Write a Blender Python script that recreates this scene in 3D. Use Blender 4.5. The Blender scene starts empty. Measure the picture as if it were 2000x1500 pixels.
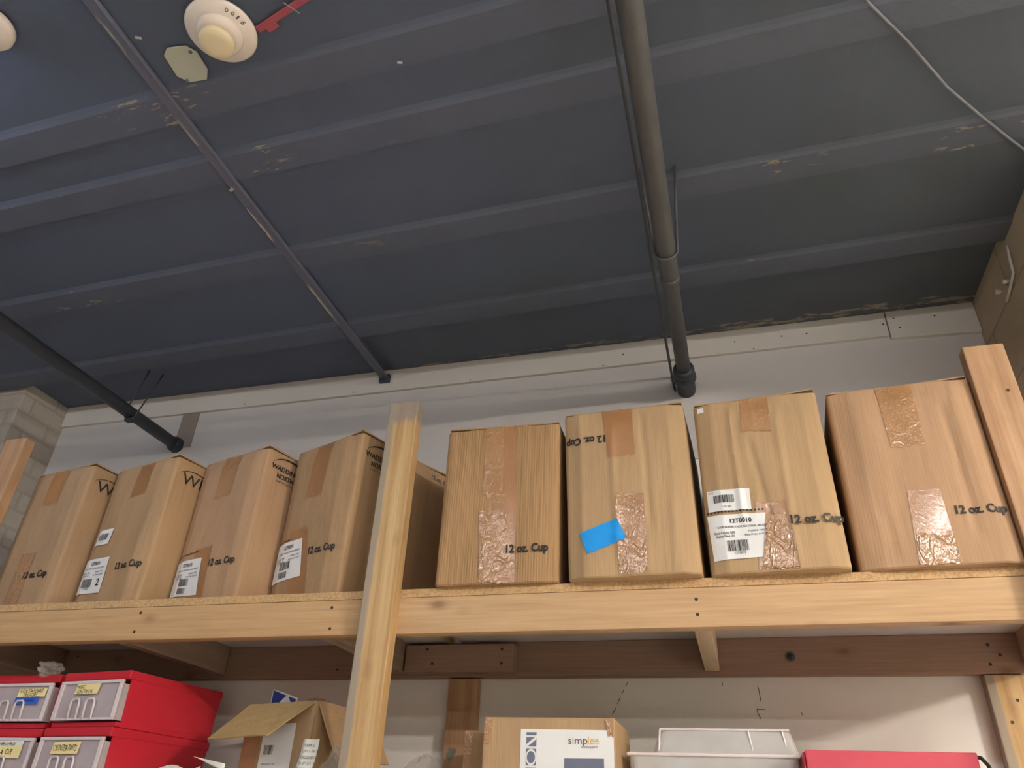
import bpy, bmesh, math, random
from mathutils import Vector, Matrix, noise
C = bpy.context.scene.collection
E = 1.5            # eye height above the floor; z values below are given from the eye

# ---------------------------------------------------------------- camera, world, exposure
cam_d = bpy.data.cameras.new('camera'); cam = bpy.data.objects.new('camera', cam_d); C.objects.link(cam)
bpy.context.scene.camera = cam
cam_d.sensor_width = 36; cam_d.lens = 36*1463.65/2000; cam_d.clip_start = .02
def cam_axes(p, y, r):
    f = Vector((math.sin(y)*math.cos(p), math.cos(y)*math.cos(p), math.sin(p)))
    rt = Vector((math.cos(y), -math.sin(y), 0)); up = rt.cross(f)
    return math.cos(r)*rt + math.sin(r)*up, -math.sin(r)*rt + math.cos(r)*up, f
_r, _u, _f = cam_axes(0.547400404, -0.294251011, 0.0493967303)
M = Matrix(((_r.x, _u.x, -_f.x), (_r.y, _u.y, -_f.y), (_r.z, _u.z, -_f.z))).to_4x4()
M.translation = Vector((0, 0, E)); cam.matrix_world = M
w = bpy.data.worlds.new('world'); bpy.context.scene.world = w; w.use_nodes = True
w.node_tree.nodes['Background'].inputs[0].default_value = (.75, .8, 1, 1)
w.node_tree.nodes['Background'].inputs[1].default_value = .12
vs = bpy.context.scene.view_settings
vs.view_transform = 'Standard'; vs.look = 'None'; vs.gamma = 1; vs.use_curve_mapping = False
vs.exposure = 2.28
TUBE_POWER = 26.0          # radiance of the lamps' tubes
# x0, x1, y, z, strength factor, colour
LAMPS = [(-1.75, -.12, -.80, 1.43, .17, (1, .95, .93), True), (-.06, 1.6, -.80, 1.43, .42, (1, .95, .93), True),
         (3.4, 4.2, -1.25, 1.37, 10.5, (1, .92, .80), False), (1.5, 2.7, .2, 1.37, .9, (1, .92, .82), False),
         (-2.9, -1.6, .36, 1.435, .30, (.78, .85, 1), True),  # added fill lamp, unseen: lifts and cools the upper left ceiling
         (2.0, 3.4, -2.6, 1.37, 1.2, (1, .94, .86), False)]

# ---------------------------------------------------------------- node helpers
class NT:
    def __init__(s, name):
        s.m = bpy.data.materials.new(name); s.m.use_nodes = True
        s.t = s.m.node_tree; s.n = s.t.nodes; s.b = s.n['Principled BSDF']; s.out = s.n['Material Output']
        s.tc = s.n.new('ShaderNodeTexCoord').outputs['Object']
    def link(s, a, b): s.t.links.new(a, b)
    def mapping(s, scale=(1, 1, 1), loc=(0, 0, 0), rot=(0, 0, 0)):
        n = s.n.new('ShaderNodeMapping'); n.inputs['Scale'].default_value = scale
        n.inputs['Location'].default_value = loc; n.inputs['Rotation'].default_value = rot
        s.link(s.tc, n.inputs[0]); return n.outputs[0]
    def noise(s, vec, scale=5, detail=3, rough=.5, dist=0):
        n = s.n.new('ShaderNodeTexNoise'); n.inputs['Scale'].default_value = scale
        n.inputs['Detail'].default_value = detail; n.inputs['Roughness'].default_value = rough
        n.inputs['Distortion'].default_value = dist; s.link(vec, n.inputs['Vector']); return n.outputs[0]
    def ramp(s, fac, stops, interp='LINEAR'):
        n = s.n.new('ShaderNodeValToRGB'); n.color_ramp.interpolation = interp
        e = n.color_ramp.elements
        while len(e) < len(stops): e.new(.5)
        for i, (p, c) in enumerate(stops):
            e[i].position = p; e[i].color = (c[0], c[1], c[2], 1) if not isinstance(c, (int, float)) else (c, c, c, 1)
        s.link(fac, n.inputs[0]); return n.outputs[0]
    def mix(s, a, b, fac, mode='MIX'):
        n = s.n.new('ShaderNodeMix'); n.data_type = 'RGBA'; n.blend_type = mode
        for v, k in ((fac, 0), (a, 6), (b, 7)):
            if isinstance(v, (int, float)): n.inputs[k].default_value = v
            elif isinstance(v, tuple): n.inputs[k].default_value = (v[0], v[1], v[2], 1)
            else: s.link(v, n.inputs[k])
        return n.outputs[2]
    def math(s, op, a, b=0.0, c=None):
        n = s.n.new('ShaderNodeMath'); n.operation = op
        for i, v in enumerate((a, b) if c is None else (a, b, c)):
            if isinstance(v, (int, float)): n.inputs[i].default_value = v
            else: s.link(v, n.inputs[i])
        return n.outputs[0]
    def sep(s, vec):
        n = s.n.new('ShaderNodeSeparateXYZ'); s.link(vec, n.inputs[0]); return n.outputs
    def comb(s, x, y, z):
        n = s.n.new('ShaderNodeCombineXYZ')
        for i, v in enumerate((x, y, z)):
            if isinstance(v, (int, float)): n.inputs[i].default_value = v
            else: s.link(v, n.inputs[i])
        return n.outputs[0]
    def bump(s, h, strength=.3, dist=.002):
        n = s.n.new('ShaderNodeBump'); n.inputs['Strength'].default_value = strength
        n.inputs['Distance'].default_value = dist; s.link(h, n.inputs['Height']); s.link(n.outputs[0], s.b.inputs['Normal'])
    def col(s, c):
        if isinstance(c, tuple): s.b.inputs['Base Color'].default_value = (c[0], c[1], c[2], 1)
        else: s.link(c, s.b.inputs['Base Color'])
    def rough(s, v): s.b.inputs['Roughness'].default_value = v
def sr(r, g, b):
    f = lambda c: (c/255/12.92) if c/255 <= .04045 else ((c/255+.055)/1.055)**2.4
    return (f(r), f(g), f(b))
def simple(name, c, rough=.5, metal=0, var=.12, scale=30):
    n = NT(name); v = n.noise(n.mapping(), scale, 3)
    n.col(n.mix(tuple(k*(1-var) for k in c), tuple(min(1, k*(1+var)) for k in c), v)); n.rough(rough)
    n.b.inputs['Metallic'].default_value = metal
    n.bump(n.noise(n.mapping(), scale*4, 2), .08, .001); return n.m
def wood(name, axis, dark, light, seed, rough=.6, knots=.55, grain=1.0, weather=None, edge=None):
    dark = tuple(k*q for k, q in zip(dark, (.78, .80, .88))); light = tuple(k*q for k, q in zip(light, (.79, .81, .88)))
    n = NT(name); st = [42, 42, 42]; st[axis] = 1.3
    vec = n.mapping(tuple(st), (seed*3.1, seed*1.7, seed*2.3))
    big = n.noise(n.mapping(tuple(8 if i != axis else 1.6 for i in range(3)), (seed, seed, seed)), 1, 3, .6, .6)
    wv = n.n.new('ShaderNodeTexWave'); wv.wave_type = 'BANDS'; wv.bands_direction = 'XYZ'[(axis+1) % 3] if axis != 1 else 'X'
    wv.inputs['Scale'].default_value = .17*grain; wv.inputs['Distortion'].default_value = 5; wv.inputs['Detail'].default_value = 2
    wv.inputs['Detail Scale'].default_value = .5
    n.link(vec, wv.inputs['Vector'])
    fine = n.noise(vec, 3.2, 4, .65)
    a = n.math('MULTIPLY_ADD', wv.outputs['Fac'], .20, n.math('MULTIPLY', fine, .65))
    a = n.math('ADD', a, n.math('MULTIPLY', big, .28))
    c = n.ramp(a, [(.28, dark), (.78, light)])
    if knots:
        vo = n.n.new('ShaderNodeTexVoronoi'); vo.feature = 'F1'; vo.inputs['Scale'].default_value = 1
        n.link(n.mapping(tuple(11 if i != axis else 5.5 for i in range(3)), (seed*5.3, seed*2.9, seed*1.1)), vo.inputs['Vector'])
        k = n.ramp(vo.outputs['Distance'], [(.0, 1.), (.07, .8), (.13, .25), (.22, 0.)])
        c = n.mix(c, (.16, .07, .025), n.math('MULTIPLY', k, knots))
    if weather:
        wn = n.noise(n.mapping(tuple(5 if i != axis else 1.5 for i in range(3)), (seed*2, seed, 0)), 1.5, 5, .65)
        c = n.mix(c, weather, n.ramp(wn, [(.52, 0.), (.66, .55)]))
    if edge:      # grey worn strip down the left arris and over the top end
        q = n.sep(n.tc); wob = n.noise(n.mapping((9, 9, 2.2)), 1, 4, .7)
        k = n.math('MULTIPLY_ADD', q[0], -24.0, n.math('MULTIPLY_ADD', fine, .5, n.math('MULTIPLY', wob, .8)))
        k = n.math('SUBTRACT', k, .33)
        k2 = n.math('MULTIPLY_ADD', q[2], 8.0, -19.6); k = n.math('MAXIMUM', k, n.math('ADD', k2, wob))
        c = n.mix(c, edge, n.ramp(k, [(.84, 0.), (1.12, .75)]))
    n.col(c); n.rough(rough); n.b.inputs['Specular IOR Level'].default_value = .3
    n.bump(a, .25, .0015); return n.m
def cardboard(name, tint, seed, flute=.5):
    tint = (tint[0]*.80, tint[1]*.82, tint[2]*.86)
    n = NT(name)
    base = n.noise(n.mapping((6, 6, 1.4), (seed, seed*2, 0)), 1, 4, .6)
    fine = n.noise(n.mapping((160, 160, 7), (seed, 0, 0)), 1, 2, .5)
    spots = n.noise(n.mapping((1, 1, 1), (seed*4, 0, 1)), 14, 5, .7)
    c = n.ramp(base, [(.3, tuple(k*.86 for k in tint)), (.7, tuple(min(1, k*1.1) for k in tint))])
    c = n.mix(c, tuple(k*.62 for k in tint), n.math('MULTIPLY', n.ramp(fine, [(.42, 0.), (.75, 1.)]), .30*flute*2))
    c = n.mix(c, tuple(k*.6 for k in tint), n.ramp(spots, [(.62, 0.), (.8, .5)]))
    n.col(c); n.rough(.75); n.b.inputs['Specular IOR Level'].default_value = .2
    wv = n.n.new('ShaderNodeTexWave'); wv.bands_direction = 'X'; wv.inputs['Scale'].default_value = 46
    wv.inputs['Distortion'].default_value = .4; n.link(n.mapping(), wv.inputs['Vector'])
    h = n.math('MULTIPLY_ADD', wv.outputs['Fac'], .35*flute, n.math('MULTIPLY', n.noise(n.mapping((9, 9, 2.5), (seed*3, 0, 0)), 1, 4, .6), 4.0))
    n.bump(h, .35, .0025); return n.m
def tape_mat(name, c, wrinkle, seed, rough=.16):
    n = NT(name)
    a = n.noise(n.mapping((1, 1, .7), (seed, seed, seed), (0, .6, 0)), 26, 2, .5, .8)
    b = n.noise(n.mapping((1, 1, 1), (seed*2, 1, 0)), 70, 2, .6, .5)
    area = n.noise(n.mapping((1, 1, 1), (seed*3, 0, 2)), 11, 2)
    ridge = n.ramp(a, [(.44, 0.), (.50, 1.), (.56, 0.)])
    ridge2 = n.ramp(b, [(.46, 0.), (.50, 1.), (.54, 0.)])
    n.col(n.mix(c, tuple(k*.86 for k in c), area)); n.rough(rough)
    n.b.inputs['Specular IOR Level'].default_value = .8
    n.b.inputs['Coat Weight'].default_value = 1; n.b.inputs['Coat Roughness'].default_value = .10
    h = n.math('ADD', n.math('MULTIPLY', ridge, 1.0), n.math('MULTIPLY', ridge2, .45))
    h = n.math('MULTIPLY', h, n.ramp(area, [(.35, .3), (.6, 1.)]))
    fine = n.noise(n.mapping((1, 1, 1), (seed, 0, 5)), 160, 2, .5)
    n.bump(n.math('ADD', n.math('MULTIPLY', h, .6), n.math('MULTIPLY_ADD', area, 1.0, n.math('MULTIPLY', fine, .35))), wrinkle, .0022)
    n.link(n.b.inputs['Normal'].links[0].from_socket, n.b.inputs['Coat Normal']); return n.m
def plastic_clear(name, c, alpha, rough=.25):
    n = NT(name); n.col(c); n.rough(rough)
    t = n.n.new('ShaderNodeBsdfTransparent'); t.inputs[0].default_value = (.95, .95, .95, 1)
    mx = n.n.new('ShaderNodeMixShader'); f = n.noise(n.mapping(), 9, 3)
    n.link(n.math('MULTIPLY_ADD', f, .25, alpha-.12), mx.inputs[0])
    n.link(t.outputs[0], mx.inputs[1]); n.link(n.b.outputs[0], mx.inputs[2]); n.link(mx.outputs[0], n.out.inputs[0])
    n.bump(n.noise(n.mapping(), 40, 2), .1, .001)
    return n.m

# ---------------------------------------------------------------- mesh helpers
def props(o, label=None, cat=None, group=None, kind=None):
    if label: o['label'] = label
    if cat: o['category'] = cat
    if group: o['group'] = group
    if kind: o['kind'] = kind
    return o
def mk(name, bm, m, parent=None, loc=None, smooth=False, rot=None):
    me = bpy.data.meshes.new(name); bmesh.ops.recalc_face_normals(bm, faces=bm.faces[:]) if parent is None or name not in FLAT else None
    bm.to_mesh(me); bm.free(); me.materials.append(m)
    if smooth:
        for p in me.polygons: p.use_smooth = True
    o = bpy.data.objects.new(name, me); C.objects.link(o)
    if parent: o.parent = parent
    if loc: o.location = (loc[0], loc[1], loc[2] + (0 if parent else E))
    if rot: o.rotation_euler = rot
    return o
FLAT = {'printed_text', 'label_text', 'barcode', 'packing_tape', 'logo', 'handwriting'}
def thing(name, loc, rz, label, cat, group=None):
    o = bpy.data.objects.new(name, None); C.objects.link(o); o.empty_display_size = .05
    o.location = (loc[0], loc[1], loc[2]+E); o.rotation_euler = (0, 0, rz)
    return props(o, label, cat, group)
def bx(bm, a, b, bevel=0, mat=None):
    x0, y0, z0 = a; x1, y1, z1 = b
    r = bmesh.ops.create_cube(bm, size=1)
    for v in r['verts']:
        v.co = Vector(((x0+x1)/2 + v.co.x*(x1-x0), (y0+y1)/2 + v.co.y*(y1-y0), (z0+z1)/2 + v.co.z*(z1-z0)))
        if mat: v.co = mat @ v.co
    if bevel:
        es = {e for v in r['verts'] for e in v.link_edges}
        bmesh.ops.bevel(bm, geom=list(es), offset=bevel, segments=2, affect='EDGES', profile=.6)
    return bm
def tube(bm, pts, rad, seg=12, cap=True):
    pts = [Vector(p) for p in pts]; rings = []
    n0 = None
    for i, p in enumerate(pts):
        d = (pts[min(i+1, len(pts)-1)] - pts[max(i-1, 0)]).normalized()
        if n0 is None:
            n0 = d.orthogonal().normalized()
        n0 = (n0 - d*n0.dot(d)).normalized(); b = d.cross(n0)
        r = rad[i] if isinstance(rad, (list, tuple)) else rad
        rings.append([bm.verts.new(p + r*(math.cos(t)*n0 + math.sin(t)*b)) for t in [2*math.pi*k/seg for k in range(seg)]])
    for a, b in zip(rings, rings[1:]):
        for k in range(seg): bm.faces.new((a[k], a[(k+1) % seg], b[(k+1) % seg], b[k]))
    if cap: bm.faces.new(rings[0][::-1]); bm.faces.new(rings[-1])
    return bm
def lathe(bm, prof, seg=48, c=(0, 0, 0)):
    rings = []
    for r, z in prof:
        if r < 1e-6: rings.append([bm.verts.new((c[0], c[1], c[2]+z))])
        else: rings.append([bm.verts.new((c[0]+r*math.cos(2*math.pi*k/seg), c[1]+r*math.sin(2*math.pi*k/seg), c[2]+z)) for k in range(seg)])
    for a, b in zip(rings, rings[1:]):
        for k in range(seg):
            k2 = (k+1) % seg
            if len(a) == 1 and len(b) == 1: continue
            if len(a) == 1: bm.faces.new((a[0], b[k2], b[k]))
            elif len(b) == 1: bm.faces.new((a[k], a[k2], b[0]))
            else: bm.faces.new((a[k], a[k2], b[k2], b[k]))
    return bm
def text_polys(s, width, height, bold=0.0, shear=0.0, jitter=0.0, seed=0):
    """outline text filled as flat faces: list of (verts2d, faces) scaled to width x height (height of the string's own bounds)"""
    cu = bpy.data.curves.new('t', 'FONT'); cu.body = s; cu.offset = bold; cu.resolution_u = 3; cu.shear = shear
    ob = bpy.data.objects.new('t', cu)
    me = bpy.data.meshes.new_from_object(ob)
    vs_ = [v.co.copy() for v in me.vertices]; fs = [tuple(p.vertices) for p in me.polygons]
    bpy.data.objects.remove(ob); bpy.data.curves.remove(cu); bpy.data.meshes.remove(me)
    if not vs_: return [], []
    x0 = min(v.x for v in vs_); x1 = max(v.x for v in vs_); y0 = min(v.y for v in vs_); y1 = max(v.y for v in vs_)
    out = []
    for v in vs_:
        u, t = (v.x-x0)/(x1-x0), (v.y-y0)/(y1-y0)
        if jitter:
            t += jitter*math.sin(u*29+seed)*.5 + jitter*math.sin(u*13+seed*2)*.5; u += jitter*.12*math.sin(t*5+u*17+seed)
        out.append((u*width, t*height))
    return out, fs
def add_text(bm, surf, s, x, z, width, height, rot=0.0, **kw):
    """surf(x, z, off) -> 3-D point"""
    vs_, fs = text_polys(s, width, height, **kw)
    c, sn = math.cos(rot), math.sin(rot)
    vv = [bm.verts.new(surf(x + c*a - sn*b, z + sn*a + c*b)) for a, b in vs_]
    for f in fs:
        try: bm.faces.new([vv[i] for i in f])
        except ValueError: pass
def quad_grid(bm, surf, q, nx=8, nz=10, ragged=0.0, seed=0):
    """q: corners tl, tr, br, bl in the surface's own plane"""
    rnd = random.Random(seed)
    g = []
    for j in range(nz+1):
        t = j/nz; row = []
        for i in range(nx+1):
            u = i/nx
            a = [q[0][k]*(1-u) + q[1][k]*u for k in (0, 1)]; b = [q[3][k]*(1-u) + q[2][k]*u for k in (0, 1)]
            p = [a[k]*(1-t) + b[k]*t for k in (0, 1)]
            if ragged and j in (0, nz): p[1] += rnd.uniform(-ragged, ragged)
            row.append(bm.verts.new(surf(p[0], p[1])))
        g.append(row)
    for j in range(nz):
        for i in range(nx): bm.faces.new((g[j][i], g[j][i+1], g[j+1][i+1], g[j+1][i]))
    return bm
def barcode(bm, surf, x, z, w_, h_, seed=0, n=22):
    rnd = random.Random(seed); p = 0; tot = []
    for i in range(n): a = rnd.choice((1, 1, 2, 3)); g = rnd.choice((1, 1, 2)); tot.append((p, a)); p += a+g
    for q, a in tot:
        x0 = x + w_*q/p; x1 = x0 + w_*a/p
        vv = [bm.verts.new(surf(*c)) for c in ((x0, z), (x1, z), (x1, z+h_), (x0, z+h_))]; bm.faces.new(vv)

# ---------------------------------------------------------------- materials
pine = sr(222, 182, 124)
M_post = wood('pine_post', 2, sr(186, 140, 84), sr(236, 200, 142), 1.3, knots=.85, edge=sr(140, 134, 128))
M_post2 = wood('pine_post_stained', 2, sr(172, 126, 88), sr(212, 170, 126), 4.1, knots=.6, weather=sr(150, 108, 70))
M_beam = wood('pine_beam', 0, sr(178, 132, 84), sr(222, 180, 126), 2.2, knots=.75)
M_beam2 = wood('pine_beam_pale', 0, sr(186, 142, 96), sr(226, 188, 138), 7.4, knots=.75)
M_ledger = wood('pine_ledger', 0, sr(150, 120, 98), sr(188, 152, 122), 5.9, knots=.7)
M_joist = wood('pine_joist', 1, sr(150, 126, 102), sr(192, 162, 130), 3.6, knots=.4)
M_joist_w = wood('pine_joist_pale', 1, sr(200, 170, 128), sr(232, 206, 164), 8.6, knots=.2)
def particle():
    n = NT('particle_board'); a = n.noise(n.mapping((1, 1, 1)), 190, 4, .8); b = n.noise(n.mapping((1, 1, 3)), 8, 3)
    c = n.ramp(a, [(.3, sr(140, 106, 66)), (.5, sr(196, 158, 110)), (.7, sr(220, 186, 140))])
    n.col(n.mix(c, sr(180, 150, 110), n.math('MULTIPLY', b, .4))); n.rough(.85); n.bump(a, .5, .001); return n.m
M_particle = particle()
M_melamine = simple('white_melamine', sr(205, 200, 195), .5, var=.05, scale=6)
def wallmat(name, c, smudge, bumpy=.12):
    n = NT(name); a = n.noise(n.mapping((1, 1, 1)), 2.2, 4, .6); b = n.noise(n.mapping((1, 1, 1)), 22, 4, .7)
    k = n.mix(tuple(q*.93 for q in c), tuple(min(1, q*1.04) for q in c), a)
    n.col(n.mix(k, smudge, n.ramp(b, [(.66, 0.), (.8, .45)]))); n.rough(.8); n.b.inputs['Specular IOR Level'].default_value = .25
    n.bump(n.noise(n.mapping(), 120, 3), bumpy, .002); return n.m
M_wall = wallmat('white_wall_paint', sr(236, 232, 226), sr(200, 192, 178))
M_wall_up = wallmat('grey_wall_paint', sr(204, 199, 196), sr(170, 163, 155))
M_trim = wallmat('trim_paint', sr(214, 208, 200), sr(178, 168, 150))
M_patch = wallmat('patched_plaster', sr(150, 138, 130), sr(120, 112, 104))
M_floor = wallmat('floor_paint', sr(212, 210, 208), sr(130, 122, 112))
M_far = wallmat('far_wall_paint', sr(205, 200, 190), sr(190, 180, 170))
def blocks(name, c, mort, bw, rh, msize, plane, bump=.6):
    n = NT(name); s = n.sep(n.tc)
    v = n.comb(n.math('ADD', s[0], s[1]) if plane == 'xy' else s[1], s[2], 0.0)
    b = n.n.new('ShaderNodeTexBrick'); n.link(v, b.inputs['Vector']); b.inputs['Scale'].default_value = 1
    b.inputs['Brick Width'].default_value = bw; b.inputs['Row Height'].default_value = rh
    b.inputs['Mortar Size'].default_value = msize; b.inputs['Mortar Smooth'].default_value = .3
    b.inputs['Color1'].default_value = (*c, 1); b.inputs['Color2'].default_value = (*[k*.88 for k in c], 1)
    b.inputs['Mortar'].default_value = (*mort, 1)
    a = n.noise(n.mapping(), 7, 5, .7)
    n.col(n.mix(b.outputs['Color'], tuple(k*.72 for k in c), n.ramp(a, [(.45, 0.), (.75, .7)]))); n.rough(.85)
    h = n.math('ADD', n.math('MULTIPLY', b.outputs['Fac'], -1.0), n.math('MULTIPLY', a, .8))
    n.bump(h, bump, .006); return n.m
M_brick = blocks('painted_brick', sr(190, 180, 166), sr(174, 165, 152), .215, .076, .006, 'xy')
M_cmu = blocks('painted_block', sr(196, 178, 150), sr(160, 144, 120), .40, .20, .004, 'y', .4)
PITCH = .387; Y_EDGE = 1.945
def ceilmat(name, ribs=True):
    n = NT(name); s = n.sep(n.tc)
    a = n.noise(n.mapping((1.2, 1.2, 1.2), (3, 0, 0)), 1, 3, .6)
    tint = n.math('ADD', n.math('MULTIPLY', s[0], .22), a)
    c = n.ramp(tint, [(.1, (.096, .115, .168)), (.9, (.080, .092, .092))])
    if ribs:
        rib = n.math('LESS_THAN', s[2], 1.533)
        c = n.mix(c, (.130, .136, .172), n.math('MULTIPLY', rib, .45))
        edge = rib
        m1 = n.noise(n.mapping((1, 1, 1), (5, 2, 0)), 1.7, 2)
        m2 = n.noise(n.mapping((14, 60, 14), (1, 1, 0)), 1, 3, .7)
        chip = n.math('MULTIPLY', n.ramp(m1, [(.62, 0.), (.68, 1.)]), n.ramp(m2, [(.60, 0.), (.62, 1.)], 'LINEAR'))
        chip = n.math('MULTIPLY', chip, edge)
        yw = n.math('MULTIPLY', n.math('GREATER_THAN', s[1], 2.222), n.ramp(n.noise(n.mapping((7, 30, 7), (9, 1, 0)), 1, 4, .7), [(.52, 0.), (.56, .9)]))
        chip = n.math('MAXIMUM', chip, yw)
        c = n.mix(c, sr(150, 140, 122), chip)
    n.col(c); n.rough(.6); n.b.inputs['Specular IOR Level'].default_value = .35
    n.bump(n.noise(n.mapping(), 35, 4, .6), .25, .003); return n.m
M_ceil = ceilmat('dark_ceiling_paint')
def railmat():
    n = NT('chipped_rail_paint')
    m = n.noise(n.mapping((60, 9, 60)), 1, 3, .7); z = n.noise(n.mapping((1, 1, 1), (0, .3, 0)), 2.3, 2)
    e = n.sep(n.tc)
    edge = n.ramp(n.math('MULTIPLY', e[0], -28.0), [(.18, 0.), (.40, 1.)])
    chip = n.math('MULTIPLY', n.math('MULTIPLY', n.ramp(m, [(.46, 0.), (.50, 1.)]), n.ramp(z, [(.47, 0.), (.53, 1.)])), edge)
    n.col(n.mix((.125, .13, .175), sr(205, 196, 170), chip)); n.rough(.5); return n.m
M_rail = railmat()
M_pipe = simple('dusty_iron_pipe', (.092, .090, .086), .6, var=.3, scale=12)
M_pipe_d = simple('dark_pipe_paint', (.062, .070, .09), .5, var=.3, scale=12)
M_fit = simple('dark_pipe_fitting', (.030, .042, .055), .5, var=.3, scale=20)
M_wire = simple('dark_wire', (.075, .075, .08), .5)
M_cable = simple('grey_cable', sr(130, 130, 135), .5)
M_cream = simple('cream_plastic', sr(236, 222, 208), .3, var=.03)
M_cream2 = simple('yellowed_plastic', sr(238, 220, 180), .35, var=.03)
M_plate = simple('cream_plate_paint', sr(186, 186, 166), .5, var=.05)
M_redp = simple('faded_red_paint', sr(170, 80, 88), .6, var=.25)
M_black = simple('black_ink', (.018, .016, .016), .6, var=.0)
M_grey_ink = simple('grey_ink', sr(95, 88, 84), .6, var=.0)
M_blue_ink = simple('blue_ink', (.02, .03, .12), .6, var=0)
M_label = simple('label_paper', sr(232, 232, 230), .45, var=.04, scale=12)
M_note = simple('yellow_note_paper', sr(250, 232, 165), .6, var=.03, scale=12)
M_paper = simple('white_paper', sr(238, 236, 224), .6, var=.05, scale=8)
M_bluetape = simple('blue_painter_tape', (.0, .30, .80), .5, var=.10, scale=25)
M_bluetape2 = simple('blue_tape_strip', sr(50, 100, 205), .5, var=.10, scale=25)
CB = sr(200, 160, 112)
M_cb = [cardboard('kraft_cardboard_%s' % s, t, i*3.7, fl) for i, (s, t, fl) in enumerate([
    ('plain', sr(196, 158, 116), .5), ('warm', sr(198, 158, 120), .4), ('ribbed', sr(196, 154, 108), 1.3), ('pale', sr(204, 168, 124), .4), ('dull', sr(190, 154, 116), .5)])]
M_cbin = cardboard('kraft_inner', sr(205, 170, 115), 9.1, .6)
M_cbdark = simple('kraft_cut_edge', sr(120, 88, 60), .9, var=.3, scale=150)
M_tape = tape_mat('brown_packing_tape', sr(172, 124, 80), .18, 1.0, .3)
M_tape_w = tape_mat('wrinkled_packing_tape', sr(180, 138, 100), .85, 5.0, .15)
M_tape_c = tape_mat('clear_packing_tape', sr(178, 134, 90), .45, 8.0, .2)
def redmat():
    n = NT('red_plastic'); a = n.noise(n.mapping(), 10, 4, .6)
    n.col(n.mix(sr(196, 34, 50), sr(208, 48, 62), a)); n.rough(.36); n.bump(n.noise(n.mapping(), 300, 2), .08, .001); return n.m
M_red = redmat()
M_pink = simple('pinkish_red_cloth', sr(200, 72, 88), .6, var=.05, scale=20)
M_frost = plastic_clear('frosted_drawer_plastic', sr(225, 210, 212), .52, .3)
M_frost_edge = plastic_clear('frosted_drawer_edge', sr(240, 228, 228), .80, .25)
M_clear = plastic_clear('clear_tote_plastic', sr(232, 230, 226), .42, .15)
M_bag = plastic_clear('clear_bag_plastic', sr(225, 218, 205), .20, .06)
M_shade = simple('dim_drawer_contents', sr(125, 118, 125), .8, var=.25, scale=25)
M_bluegrey = simple('blue_grey_foam', sr(140, 155, 178), .7, var=.1)
M_picture = simple('picture_print', sr(110, 115, 135), .5, var=.25, scale=8)
M_yellow = simple('golden_ink', sr(226, 180, 90), .6, var=.0)
M_screw = simple('dark_screw_head', (.05, .042, .036), .5, metal=.6)
M_housing = simple('white_enamel', sr(225, 225, 222), .4, var=.03)

# ---------------------------------------------------------------- lamps (out of frame, above and behind the camera)
def lamp(x0, x1, y, z, k, col, bare, label):
    n = NT('lit_tube'); n.b.inputs['Emission Color'].default_value = (*col, 1)
    n.b.inputs['Emission Strength'].default_value = TUBE_POWER*k; n.col((.9, .9, .9))
    t = thing('fluorescent_lamp', ((x0+x1)/2, y, z), 0, label, 'lamp', 'ceiling strip lamps')
    h = (x1-x0)/2
    bm = bmesh.new()
    for s in (() if bare else (-1, 1)):
        v = [(-h, .0, .045), (-h, s*.09, .012), (h, s*.09, .012), (h, 0, .045)]
        bm.faces.new([bm.verts.new(p) for p in v])
        v = [(-h, .0, .050), (-h, s*.092, .015), (h, s*.092, .015), (h, 0, .050)]
        bm.faces.new([bm.verts.new(p) for p in v])
    bx(bm, (-h-.02, -.035, .05), (h+.02, .035, .09), .003)
    for s in (-1, 1): bx(bm, (s*h-.012, -.06, -.022), (s*h+.012, .06, .05), .002)
    mk('housing', bm, M_housing, t)
    for s in (-1, 1): mk('lamp_tube', tube(bmesh.new(), [(-h+.012, s*.038, 0), (h-.012, s*.038, 0)], .013, 10), n.m, t, smooth=True)
    for s in (-1, 1): mk('hanger', tube(bmesh.new(), [(s*h*.8, 0, .088), (s*h*.8, 0, 1.531-z)], .003, 6), M_wire, t)
LL = ['strip lamp hanging behind the viewer above the tape boxes', 'strip lamp hanging behind and right of the viewer',
      'strongest strip lamp, hanging far to the right behind the viewer', 'strip lamp hanging beyond the right end of the shelf',
      'cool white strip lamp hanging left of the smoke detector', 'strip lamp hanging far behind the viewer']
for L_, lb in zip(LAMPS, LL): lamp(*L_, lb)

# ---------------------------------------------------------------- room shell
def struct(name, bm, m, loc=(0, 0, 0), rot=None): return props(mk(name, bm, m, None, loc, rot=rot), kind='structure')
FZ = -1.5; CZ = 1.567; RB = 1.53; WY = 2.285
struct('floor', bx(bmesh.new(), (-6, -6, FZ-.1), (6, WY+.2, FZ)), M_floor)
struct('wall_back', bx(bmesh.new(), (-6, WY, FZ), (6, WY+.2, 1.09)), M_wall)
struct('wall_back_upper', bx(bmesh.new(), (-6, WY-.006, 1.09), (6, WY+.2, CZ+.12)), M_wall_up)
struct('wall_left', bx(bmesh.new(), (-3.5, 2.045, FZ), (-2.752, WY+.1, CZ+.1), .006), M_brick)
struct('wall_right', bx(bmesh.new(), (.872, 1.56, .98), (1.10, WY+.1, CZ+.1), .003), M_cmu, (0, 0, 0))
struct('wall_side_left', bx(bmesh.new(), (-6.2, -6, FZ), (-6, WY+.2, CZ+.1)), M_far)
struct('wall_side_right', bx(bmesh.new(), (6, -6, FZ), (6.2, WY+.2, CZ+.1)), M_far)
struct('wall_front', bx(bmesh.new(), (-6, -6.2, FZ), (6, -6, CZ+.1)), M_far)
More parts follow.
